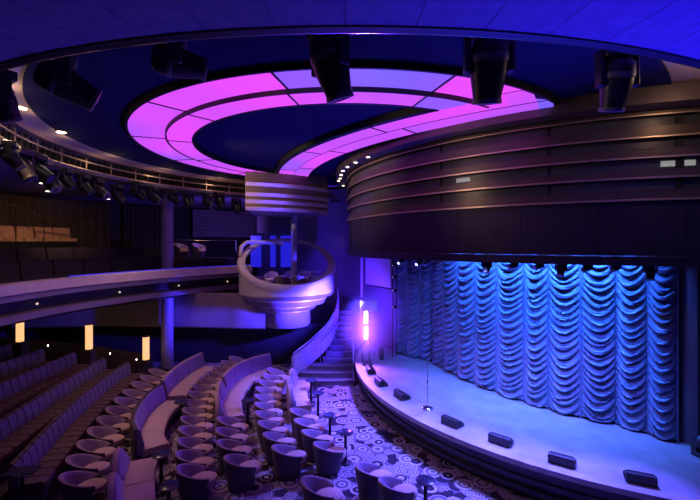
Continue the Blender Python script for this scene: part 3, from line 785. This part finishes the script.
T4 = [(-1.23, 8.64), (-1.55, 9.22), (-1.79, 9.78), (-1.99, 10.34), (-2.14, 10.9), (-2.27, 11.46), (-2.37, 12.02), (-2.43, 12.6), (-2.44, 13.18), (-2.41, 13.78)]
T5 = [(-.37, 8.8), (-.68, 9.35), (-.93, 9.92), (-1.12, 10.5)]
row_tubs(T1, 'of the leftmost tub row', 'tub chairs in the leftmost row')
row_tubs(T2, 'of the longest tub row', 'tub chairs in the long row right of the left sofas')
row_tubs(T3, 'of four before the middle sofa', 'tub chairs before the middle sofa')
row_tubs(T4, 'of the row right of the middle sofa', 'tub chairs right of the middle sofa')
row_tubs(T5, 'of four before the short sofa by the stairs', 'tub chairs before the short sofa')
tub(-.53, 7.32, .05, 'lone tub chair cut off by the bottom picture edge', 'tub chairs at the bottom edge')
tub(.45, 7.86, .35, 'left tub chair of the pair on the blue-lit carpet', 'tub chairs at the bottom edge')
tub(.87, 7.38, .40, 'right tub chair of the pair on the blue-lit carpet', 'tub chairs at the bottom edge')

# ------------------------------------------------------------------ seats: sofas and banquettes
def sofa(name, label, cat, pts, nseg, z=0., bh=.92, sd=.55, bt=.15, mback='sofaback', mseat='beige', mrim='rim', mbase='sofaend', group=None, gap=.012, sh=.44, rounded=(), shell=None):
    """curved upholstered bench: plinth, one back and one cushion per place, seat to the right of the path"""
    path = smooth_path(pts, 8); c = path[len(path) // 2]
    t = thing(name, label, cat, (c[0], c[1], z), group)
    fine = resample(path, nseg * 8)
    MB().sweep(fine, [(-bt * .5, z + .05), (-sd - bt + .06, z + .05), (-sd - bt + .03, z + sh - .14), (-bt * .5, z + sh - .14)]).build('base', mbase, t)
    for s in range(nseg):
        seg = resample(fine[s * 8:s * 8 + 9], 16); L = path_len(seg); k = gap / L * 16
        seg[0] = tuple(Vector(seg[0]).lerp(Vector(seg[1]), min(.9, k))); seg[-1] = tuple(Vector(seg[-1]).lerp(Vector(seg[-2]), min(.9, k)))
        n = len(seg)
        def H(i):
            return bh - (.36 * abs(2 * i / (n - 1) - 1) ** 2.6 if s in rounded else 0.)
        def vsweep(prof):
            vs = []; fs = []; m = 0
            for i in range(n):
                a_, e_ = Vector(seg[max(i - 1, 0)]), Vector(seg[min(i + 1, n - 1)]); d = (e_ - a_).normalized(); nn = Vector((-d.y, d.x))
                pr = prof(H(i)); m = len(pr)
                for o, zz in pr:
                    q = Vector(seg[i]) + nn * o; vs.append((q.x, q.y, z + zz))
            for i in range(n - 1):
                for q in range(m): fs.append((i * m + q, i * m + (q + 1) % m, (i + 1) * m + (q + 1) % m, (i + 1) * m + q))
            fs += [tuple(range(m))[::-1], tuple((n - 1) * m + q for q in range(m))]
            return MB().add(vs, fs)
        bk = vsweep(lambda h: [(-.03, sh - .1), (-.015, h - .04), (-.05, h - .02), (-.09, h - .03), (-bt - .02, sh + .12), (-bt - .03, sh - .1)]).build('backrest', mback, t)
        vsweep(lambda h: [(0, .03), (.035, h - .04), (.03, h), (0, h + .015), (-.055, h + .005), (-.06, h - .03), (-.02, h - .05), (-bt * .6, .03)]).build('back_shell', shell or mrim, bk)
        MB().sweep(seg, [(-bt + .02, z + sh - .14), (-bt + .02, z + sh - .02), (-bt - .03, z + sh), (-sd - bt + .07, z + sh + .01), (-sd - bt + .01, z + sh - .03), (-sd - bt, z + sh - .12), (-sd - bt + .03, z + sh - .14)]).build('seat_cushion', mseat, t)
    return t
g = 'curved two-tone sofas on the main floor'
sofa('sofa', 'low two-seat curved sofa at the lower left, cut by the picture bottom', 'sofa', [(-3.95, 6.55), (-4.28, 7.2), (-4.55, 7.75), (-4.76, 8.3)], 2, group=g, rounded=(0, 1))
sofa('sofa', 'curved sofa with dark end panel, in the middle of the left sofa line', 'sofa', [(-4.66, 8.7), (-5.08, 9.3), (-5.40, 10.2), (-5.52, 10.95), (-5.50, 11.6)], 3, group=g, shell='sofaend')
sofa('sofa', 'curved sofa nearest the round blue pillar', 'sofa', [(-5.60, 11.85), (-5.72, 12.6), (-5.75, 13.4), (-5.72, 14.1), (-5.55, 14.9)], 3, group=g)
sofa('sofa', 'long curved sofa at the middle of the floor with bright far back', 'sofa', [(-3.45, 10.35), (-3.72, 11.1), (-3.88, 11.9), (-3.92, 12.75), (-3.80, 13.6), (-3.45, 14.3), (-2.98, 14.8)], 5, group=g, rounded=(0, 1))
sofa('sofa', 'short curved sofa nearest the staircase', 'sofa', [(-1.66, 11.1), (-1.84, 11.8), (-1.93, 12.5), (-1.88, 13.3)], 3, sd=.46, group=g, rounded=(0, 1, 2))
# stepped banquettes on the left
rows = [([(-6.05, 7.1), (-6.58, 8.8), (-6.92, 10.06), (-7.2, 11.4), (-7.34, 12.4), (-7.42, 13.3)], .10, 24),
        ([(-7.05, 6.2), (-7.25, 7.4), (-7.42, 8.43), (-7.68, 9.93), (-7.92, 11.6), (-8.1, 13.1)], .30, 26),
        ([(-8.6, 7.2), (-8.75, 8.8), (-8.88, 10.2), (-8.97, 11.8), (-9.0, 13.0)], .50, 22),
        ([(-9.7, 8.4), (-9.78, 9.8), (-9.82, 11.2), (-9.80, 12.7)], .70, 16),
        ([(-10.7, 9.4), (-10.72, 11.0), (-10.65, 12.5)], .90, 12)]
nm = ['front', 'second', 'third', 'fourth', 'rearmost']
for (pts, z, ns), w in zip(rows, nm):
    sofa('banquette', f'{w} of the long stepped banquettes at the left, dark purple back panels', 'banquette', pts, ns, z=z, bh=.95, sd=.42, bt=.12, sh=.56, mback='rowback', mseat='rowseat', mrim='rowseat', mbase='sofaend', group='stepped banquettes at the left', gap=.02)
for i, (pts, z, ns) in enumerate(rows):
    p = smooth_path(pts, 8); b = MB(); b.strip(offset(p, -.78 if i else -.70), offset(p, .35), 0, z); struct(b.build('floor_tier', 'tier', smooth=False))

# ------------------------------------------------------------------ little tables
def make_table():
    t = thing('cocktail_table', '', 'table', (0, 0, 0), 'small round cocktail tables')
    MB().lathe([(.05, .66), (.15, .672), (.175, .685), (.175, .70), (.165, .706), (.02, .706)], n=32).build('tabletop', 'tabletop', t, local=True)
    MB().lathe([(.035, .02), (.035, .66)], n=16).build('post', 'blackmetal', t, local=True)
    MB().lathe([(.14, 0), (.145, .015), (.06, .03), (.04, .05)], n=24).build('base', 'blackmetal', t, local=True)
    return t
tab0 = make_table(); first = True
for x, y, lab in ((-1.22, 12.55, 'round cocktail table beside the staircase foot'), (-.92, 11.5, 'round cocktail table second from the staircase'), (-.5, 10.0, 'dark round cocktail table midway between the staircase and the tub pair'),
                  (-.1, 9.1, 'dark round cocktail table beside the nearest tub before the short sofa'), (1.37, 7.26, 'blue-lit round cocktail table right of the tub pair'),
                  (-3.85, 8.15, 'dark table with blue glint, upper one before the lower-left sofa'), (-3.22, 7.1, 'dark table with blue glint, lower one at the bottom picture edge'),
                  (-4.58, 10.85, 'dark table with blue glint before the middle of the left sofas'), (-2.80, 10.95, 'dark round table before the middle sofa')):
    o = tab0 if first else copy_tree(tab0); first = False
    o.location = (x, y, 0); o['label'] = lab
# tray table at the end of the front banquette
p = px(22, 471, 6.72)
t = thing('tray_table', 'small silver-edged tray table at the near end of the front banquette', 'table', (p.x, p.y, .1))
MB().box((p.x, p.y, p.z), (.46, .26, .025), .2).build('tabletop', 'tabletop', t, smooth=False)
MB().box((p.x, p.y - .135, p.z), (.46, .014, .03), 0).build('edge', 'chrome', t, smooth=False)
MB().tube([(p.x, p.y, .1), (p.x, p.y, p.z)], .03, 10).build('post', 'blackmetal', t)
MB().lathe([(.12, .1), (.12, .12), (.04, .13)], (p.x, p.y, 0), 20).build('base', 'blackmetal', t)

# ------------------------------------------------------------------ lamps, aisle wall and lights behind the banquettes
for i, (x, y0, y1, D) in enumerate(((146, 336.5, 359.5, 14.5), (89, 324.5, 349, 14.1), (20, 318, 341.5, 13.6))):
    a = px(x, y1, D); e = px(x, y0, D)
    t = thing('column_lamp', ('glowing amber cylinder lamp nearest the round pillar', 'glowing amber cylinder lamp, middle of the three', 'glowing amber cylinder lamp at the left picture edge')[i], 'lamp', (a.x, a.y, 0), 'amber column lamps behind the banquettes')
    MB().lathe([(.10, a.z), (.112, a.z + .01), (.112, e.z - .01), (.10, e.z)], (a.x, a.y, 0), 24).build('lamp_shade', 'lamp_warm', t)
    MB().lathe([(.135, a.z - .05), (.14, a.z - .04), (.14, a.z), (.12, a.z + .005)], (a.x, a.y, 0), 24).build('collar', 'blackmetal', t)
    MB().lathe([(.13, e.z - .005), (.13, e.z + .02), (.05, e.z + .03)], (a.x, a.y, 0), 24).build('cap', 'copper', t)
    MB().box((a.x, a.y, (a.z - .05) / 2), (.34, .34, a.z - .05)).build('pedestal', 'sofaend', t, smooth=False)
aw = smooth_path([(-13.0, 14.5, 1.05), (-10.2, 14.75, .72), (-8.4, 14.85, .42), (-7.45, 14.95, .22)], 6)
b = MB(); b.sweep(aw, [(0, -.2), (0, .55), (.12, .55), (.12, -.2)]); struct(b.build('wall_aisle', 'brownwall'))
for i, (x, y, D) in enumerate(((48, 345.5, 12.9), (110, 353.5, 13.35), (136.5, 359.5, 13.55))):
    p = px(x, y, D)
    t = thing('aisle_light', ('tiny white light at the end of the fourth banquette', 'tiny white light at the end of the second banquette', 'tiny white light at the far end of the front banquette')[i], 'lamp', (p.x, p.y, 0), 'aisle lights')
    MB().lathe([(.01, p.z - .022), (.022, p.z), (.01, p.z + .022)], (p.x, p.y, 0), 12).build('bulb', 'lamp_white', t)
    MB().tube([(p.x, p.y, 0), (p.x, p.y, p.z - .03)], .015, 8).build('stem', 'blackmetal', t)
# ------------------------------------------------------------------ upper balcony furnishing
for i, (o, z, a, e, ns) in enumerate(((1.35, 3.1, 8, 46, 9), (2.45, 3.5, 12, 58, 11), (3.5, 3.9, 14, 52, 11))):
    pp = offset(BP, o)[a:e:6]
    sofa('balcony_banquette', f'dark banquette on the left balcony, {ORD[i]} row behind the cream parapet', 'banquette', pp, ns, z=z, bh=.92, sd=.48, bt=.12, mback='balcseat', mseat='balcseat', mrim='balcseat', mbase='black', group='balcony banquettes', gap=.025)
pp = resample(arc(CX, CY, 13.6, 178, 154, 10), 10)
sofa('balcony_bench', 'orange-brown panelled bench on the top tier of the balcony', 'bench', pp, 8, z=4.75, bh=.92, sd=.5, bt=.14, mback='brownseat', mseat='brownseat', mrim='brownwall', mbase='black', gap=.03)
o1 = tub(*px(181, 250, 18.0)[:2], -.6, 'left tub chair on the balcony behind the parapet', 'tub chairs on the balcony', 4.32)
o2 = tub(*px(199, 250, 18.3)[:2], -.6, 'right tub chair on the balcony behind the parapet', 'tub chairs on the balcony', 4.32)
b = MB(); b.box((-7.2, 18.3, 4.0), (3.4, 1.6, .64)); struct(b.build('floor_landing', 'tier', smooth=False))
# chairs on the pod
for i, (x, y) in enumerate(((271, 16.9), (290, 17.3), (305, 17.1), (283, 15.25), (299, 15.2))):
    tub((x - 350) * y / 400, y, -1.6 if y > 16 else 1.5, ('tub chair in the round pod, back left', 'tub chair in the round pod, back middle behind the post', 'tub chair in the round pod, back right', 'tub chair in the round pod, front left', 'tub chair in the round pod, front right')[i], 'tub chairs in the round pod', 3.10)
# handrails on the balcony tiers
hr = thing('balcony_handrail', 'stepped thin handrail along the upper balcony tiers', 'handrail', (-11, 15, 4.7))
pts = [px(x, y, D) for x, y, D in ((-4, 204, 14.2), (16, 205, 14.6), (44, 218, 15.2), (92, 218.5, 16.2), (103, 227, 16.5), (160, 229, 17.6))]
MB().tube(pts, .02, 8).build('rail', 'chrome', hr)
for p in pts[1:]: MB().tube([p, (p.x, p.y, 4.72)], .016, 6).build('post', 'blackmetal', hr)
hr = thing('balcony_guardrail', 'thin guardrail above the balcony banquettes, left of the pod', 'handrail', (-5.5, 17.5, 3.6))
pts = [px(x, y, D) for x, y, D in ((176, 240, 17.6), (206, 240.5, 18.0), (236, 240.5, 18.4))]
MB().tube(pts, .018, 8).build('rail', 'chrome', hr)
for p in pts: MB().tube([p, (p.x, p.y, 4.32 if p.x < -5.6 else 3.1)], .014, 6).build('post', 'blackmetal', hr)
# pleated drapes and slatted panel on the back wall
def drapes(a0, a1, label):
    n = int(abs(a1 - a0) * 7); P = []
    for i in range(n + 1):
        a = math.radians(a0 + (a1 - a0) * i / n); r = 14.9 + .09 * math.sin(i * 1.15) + .03 * math.sin(i * .37)
        P.append((CX + r * math.cos(a), CY + r * math.sin(a)))
    o = MB().sweep(P, [(0, 4.7), (0, 6.98), (.03, 6.98), (.03, 4.7)]).build('drapes', 'drape'); tag(o, label, 'curtain')
drapes(166, 144, 'brown pleated drapes on the back wall left of the round pillar')
drapes(141.5, 132, 'brown pleated drapes on the back wall right of the round pillar')
sl = thing('slatted_panel', 'purple-lit wall panel of horizontal slats left of the gold drum', 'wall panel', (-6.5, 20, 5.4))
c = [q for q in arc(CX, CY, 14.7, 128, 112, 12)]
MB().sweep(c, [(0, 5.35), (0, 6.95), (-.06, 6.95), (-.06, 5.35)]).build('backing', 'stagewall', sl)
for i in range(8): MB().sweep(c, [(-.06, 5.42 + .2 * i), (-.14, 5.42 + .2 * i), (-.14, 5.50 + .2 * i), (-.06, 5.50 + .2 * i)]).build('slat', 'lowwall', sl)

# ------------------------------------------------------------------ light
def spot(loc, tgt, col, power, size=60, blend=.6, rad=.1):
    d = bpy.data.lights.new('spot', 'SPOT'); d.color = col; d.energy = power; d.spot_size = math.radians(size); d.spot_blend = blend; d.shadow_soft_size = rad
    o = bpy.data.objects.new('spot', d); COL.objects.link(o); o.location = loc
    o.rotation_euler = (Vector(tgt) - Vector(loc)).to_track_quat('-Z', 'Y').to_euler(); return o
def point(loc, col, power, rad=.1):
    d = bpy.data.lights.new('lamp', 'POINT'); d.color = col; d.energy = power; d.shadow_soft_size = rad
    o = bpy.data.objects.new('lamp', d); COL.objects.link(o); o.location = loc; return o
# border lights hidden above the canopy hem graze down the curtain
for x, pw in ((446, 110), (459, 200), (476, 270), (497, 320), (522, 340), (550, 340), (580, 330), (610, 250), (640, 70)):
    k = ray_circle(x, KC, KR); f = Vector(ray_circle(x, F, FR - .5)); q = Vector(k).lerp(f, .42)
    spot((q.x, q.y, 5.45), (k[0] + .15, k[1] + .15, 1.6), (.035, .16, 1.), pw * 1.55, 82, .7, .03)
# front light from the canopy hem
for x, pw in ((478, 420), (520, 560), (560, 560), (605, 480)):
    p = ray_circle(x - 20, F, 7.85); k = ray_circle(x, KC, KR)
    spot((p[0], p[1], 4.5), (k[0], k[1], 1.9), (.045, .12, 1.), pw * .5, 60, .9, .03)
for x, pw in ((500, 70), (555, 110), (600, 70)):
    p = ray_circle(x, F, 7.75); k = ray_circle(x, KC, KR)
    spot((p[0], p[1], 4.5), (k[0], k[1], 1.3), (.35, .05, 1.), pw, 40, .9, .1)
# stage floor wash
for x, pw in ((425, 480), (480, 560), (530, 240), (590, 20)):
    p = ray_circle(x, F, 7.6); spot((p[0], p[1], 4.45), (p[0] + .35, p[1] + .1, .75), (.15, .19, 1.), pw, 86, .9, .15)
# back light towards the carpet in front of the stage
for x, pw in ((388, 2400), (406, 2600), (440, 2600), (490, 2600), (540, 2400), (600, 1700)):
    p = ray_circle(x, F, 7.05); v = (Vector(p) - Vector(F)).normalized()
    spot((p[0], p[1], 4.45), (p[0] + v.x * 2.7, p[1] + v.y * 2.7, 0), (.10, .085, 1.), pw * 1.2, 50, .8, .04)
# violet tower lamps, then spots added near them for floor, wall, stairs and pod
for z in (2.4, 1.86): spot((tx, ty - .06, z), (tx - .5, ty - 1.6, z - .7), (.20, .04, 1.), 420, 165, .6, .1)
spot((tx - .02, ty - .12, 1.62), (tx - .1, ty - .55, .75), (.5, .22, 1.), 110, 95, 1., .06)
spot((tx + .1, ty + .35, 2.2), (1.0, 16.5, 2.4), (.20, .03, 1.), 300, 120, 1., .1)
spot((tx - .1, ty - .2, 2.7), (-4.6, 15.7, 2.5), (.05, .025, 1.), 5200, 34, .9, .1)
spot((tx - .1, ty - .2, 2.9), (-2.6, 16.2, 2.7), (.05, .03, 1.), 7500, 62, .9, .1)
spot((tx - .15, ty - .2, 1.4), (-1.2, 15.4, 1.2), (.05, .02, 1.), 700, 60, .9, .1)
spot((.6, 14.3, 1.2), (.3, 17.6, 3.0), (.045, .01, 1.), 1500, 78, .9, .1)
# blue uplights added at the stage lip to wash the ceiling and the soffit
for x, y, tx_, ty_, pw in ((3.3, 7.92, 3.2, 3.0, 2400), (5.0, 6.72, 4.8, 2.6, 2000)):
    spot((x, y, .95), (tx_, ty_, 7.1), (.02, .006, 1.), pw, 62, 1., .2)
spot((.75, 11.6, .95), (-.8, 10.5, 7.6), (.01, .006, 1.), 1300, 120, 1., .2)
spot((-.9, 13.4, 1.0), (1.6, 9.4, 5.0), (.05, .02, 1.), 900, 50, 1., .2)  # added blue fill on the canopy panels, in place of carpet bounce
# accent spots added to brighten slatted wall, drum and pod
spot((-4.4, 17.2, 4.9), (-6.6, 20.0, 6.0), (.25, .10, 1.), 420, 90, .8, .1)
spot((-5.6, 12.2, 6.75), (-2.6, 15.2, 6.9), (1., .66, .42), 1000, 36, .8, .1)
spot((-3.4, 11.2, 6.4), (-2.5, 14.6, 2.9), (1., .62, .40), 70, 26, .8, .05)
spot((-2.9, 16.2, 6.1), (-2.4, 16.4, 3.1), (.10, .07, 1.), 160, 80, .8, .08)
# warm point fills added to brighten the catwalk beam and the cream ring
for a in (206, 190, 172, 154, 136, 120): point((CX + 7.35 * math.cos(math.radians(a)), CY + 7.35 * math.sin(math.radians(a)), 7.45), (1., .68, .42), 2.4, .04)
point((5.5, 5.5, 7.45), (1., .62, .40), 14, .05); point((-6.0, 6.9, 7.45), (1., .66, .45), 7, .05)
# warm spots added to brighten the balcony tiers and the parapet
spot((-9.2, 13.2, 7.0), (-12.5, 16.0, 5.0), (1., .55, .32), 260, 80, 1., .1)
spot((-6.4, 16.6, 7.0), (-7.5, 18.6, 4.8), (1., .62, .42), 60, 70, 1., .1)
spot((-3.6, 9.6, 7.1), (-7.7, 11.5, 3.9), (1., .60, .55), 240, 70, 1., .1)
# world
w = bpy.data.worlds.new('World'); SC.world = w; w.use_nodes = True
w.node_tree.nodes['Background'].inputs[0].default_value = (.16, .10, .5, 1); w.node_tree.nodes['Background'].inputs[1].default_value = .02
# warm house lights over the left seats
for x, y, pw in ((-7.0, 8.0, 360), (-7.0, 12.5, 360), (-4.5, 16.0, 160)): spot((x, y, 7.45), (x + 3.6, y, 0), (1., .58, .36), pw, 95, 1., .15)
spot((-6.6, 9.6, 7.0), (1.2, 13.2, 6.9), (1., .66, .40), 800, 40, .9, .1); spot((-3.0, 6.4, 6.9), (4.5, 7.6, 6.9), (1., .66, .42), 150, 60, .9, .1)  # added warm spots that bring out the canopy bands

# haze volume added to give the violet lamps their bloom and glow
prof = [(1.15 * math.sin(PI * k / 12) + .01, 2.13 - 1.36 * math.cos(PI * k / 12)) for k in range(13)]
hz = MB().lathe(prof, (tx, ty - .55, 0), 24).build('stage_haze', 'black')
hm = bpy.data.materials.new('haze'); hm.use_nodes = True; nt = hm.node_tree; nt.nodes.clear()
ou = nt.nodes.new('ShaderNodeOutputMaterial'); vs_ = nt.nodes.new('ShaderNodeVolumeScatter'); vs_.inputs['Density'].default_value = .2
tc = nt.nodes.new('ShaderNodeTexCoord'); su = nt.nodes.new('ShaderNodeVectorMath'); su.operation = 'DISTANCE'; su.inputs[1].default_value = (.5, .5, .5)
mr = nt.nodes.new('ShaderNodeMapRange'); mr.inputs['From Min'].default_value = .48; mr.inputs['From Max'].default_value = .05; mr.inputs['To Min'].default_value = 0.; mr.inputs['To Max'].default_value = .62
pw_ = nt.nodes.new('ShaderNodeMath'); pw_.operation = 'POWER'; pw_.inputs[1].default_value = 1.6
nt.links.new(tc.outputs['Generated'], su.inputs[0]); nt.links.new(su.outputs['Value'], mr.inputs['Value']); nt.links.new(mr.outputs[0], pw_.inputs[0]); nt.links.new(pw_.outputs[0], vs_.inputs['Density'])
vs_.inputs['Color'].default_value = (.9, .85, .95, 1); vs_.inputs['Anisotropy'].default_value = .2
nt.links.new(vs_.outputs[0], ou.inputs['Volume']); hz.data.materials.clear(); hz.data.materials.append(hm)
hz['kind'] = 'stuff'; tag(hz, 'violet glowing haze round the two bright lamps beside the stage', 'haze')

# ------------------------------------------------------------------ camera
c = bpy.data.cameras.new('Camera'); c.sensor_width = 36; c.lens = 36 * 400 / 700; c.shift_y = -.01; c.clip_end = 200
o = bpy.data.objects.new('Camera', c); COL.objects.link(o); o.location = (0, 0, EYE); o.rotation_euler = (PI / 2, 0, 0)
SC.camera = o
SC.view_settings.view_transform = 'Standard'; SC.view_settings.look = 'None'; SC.view_settings.gamma = 1.; SC.view_settings.exposure = 0.
SC.view_settings.use_curve_mapping = False
SC.cycles.use_denoising = True
SC.cycles.max_bounces = 6
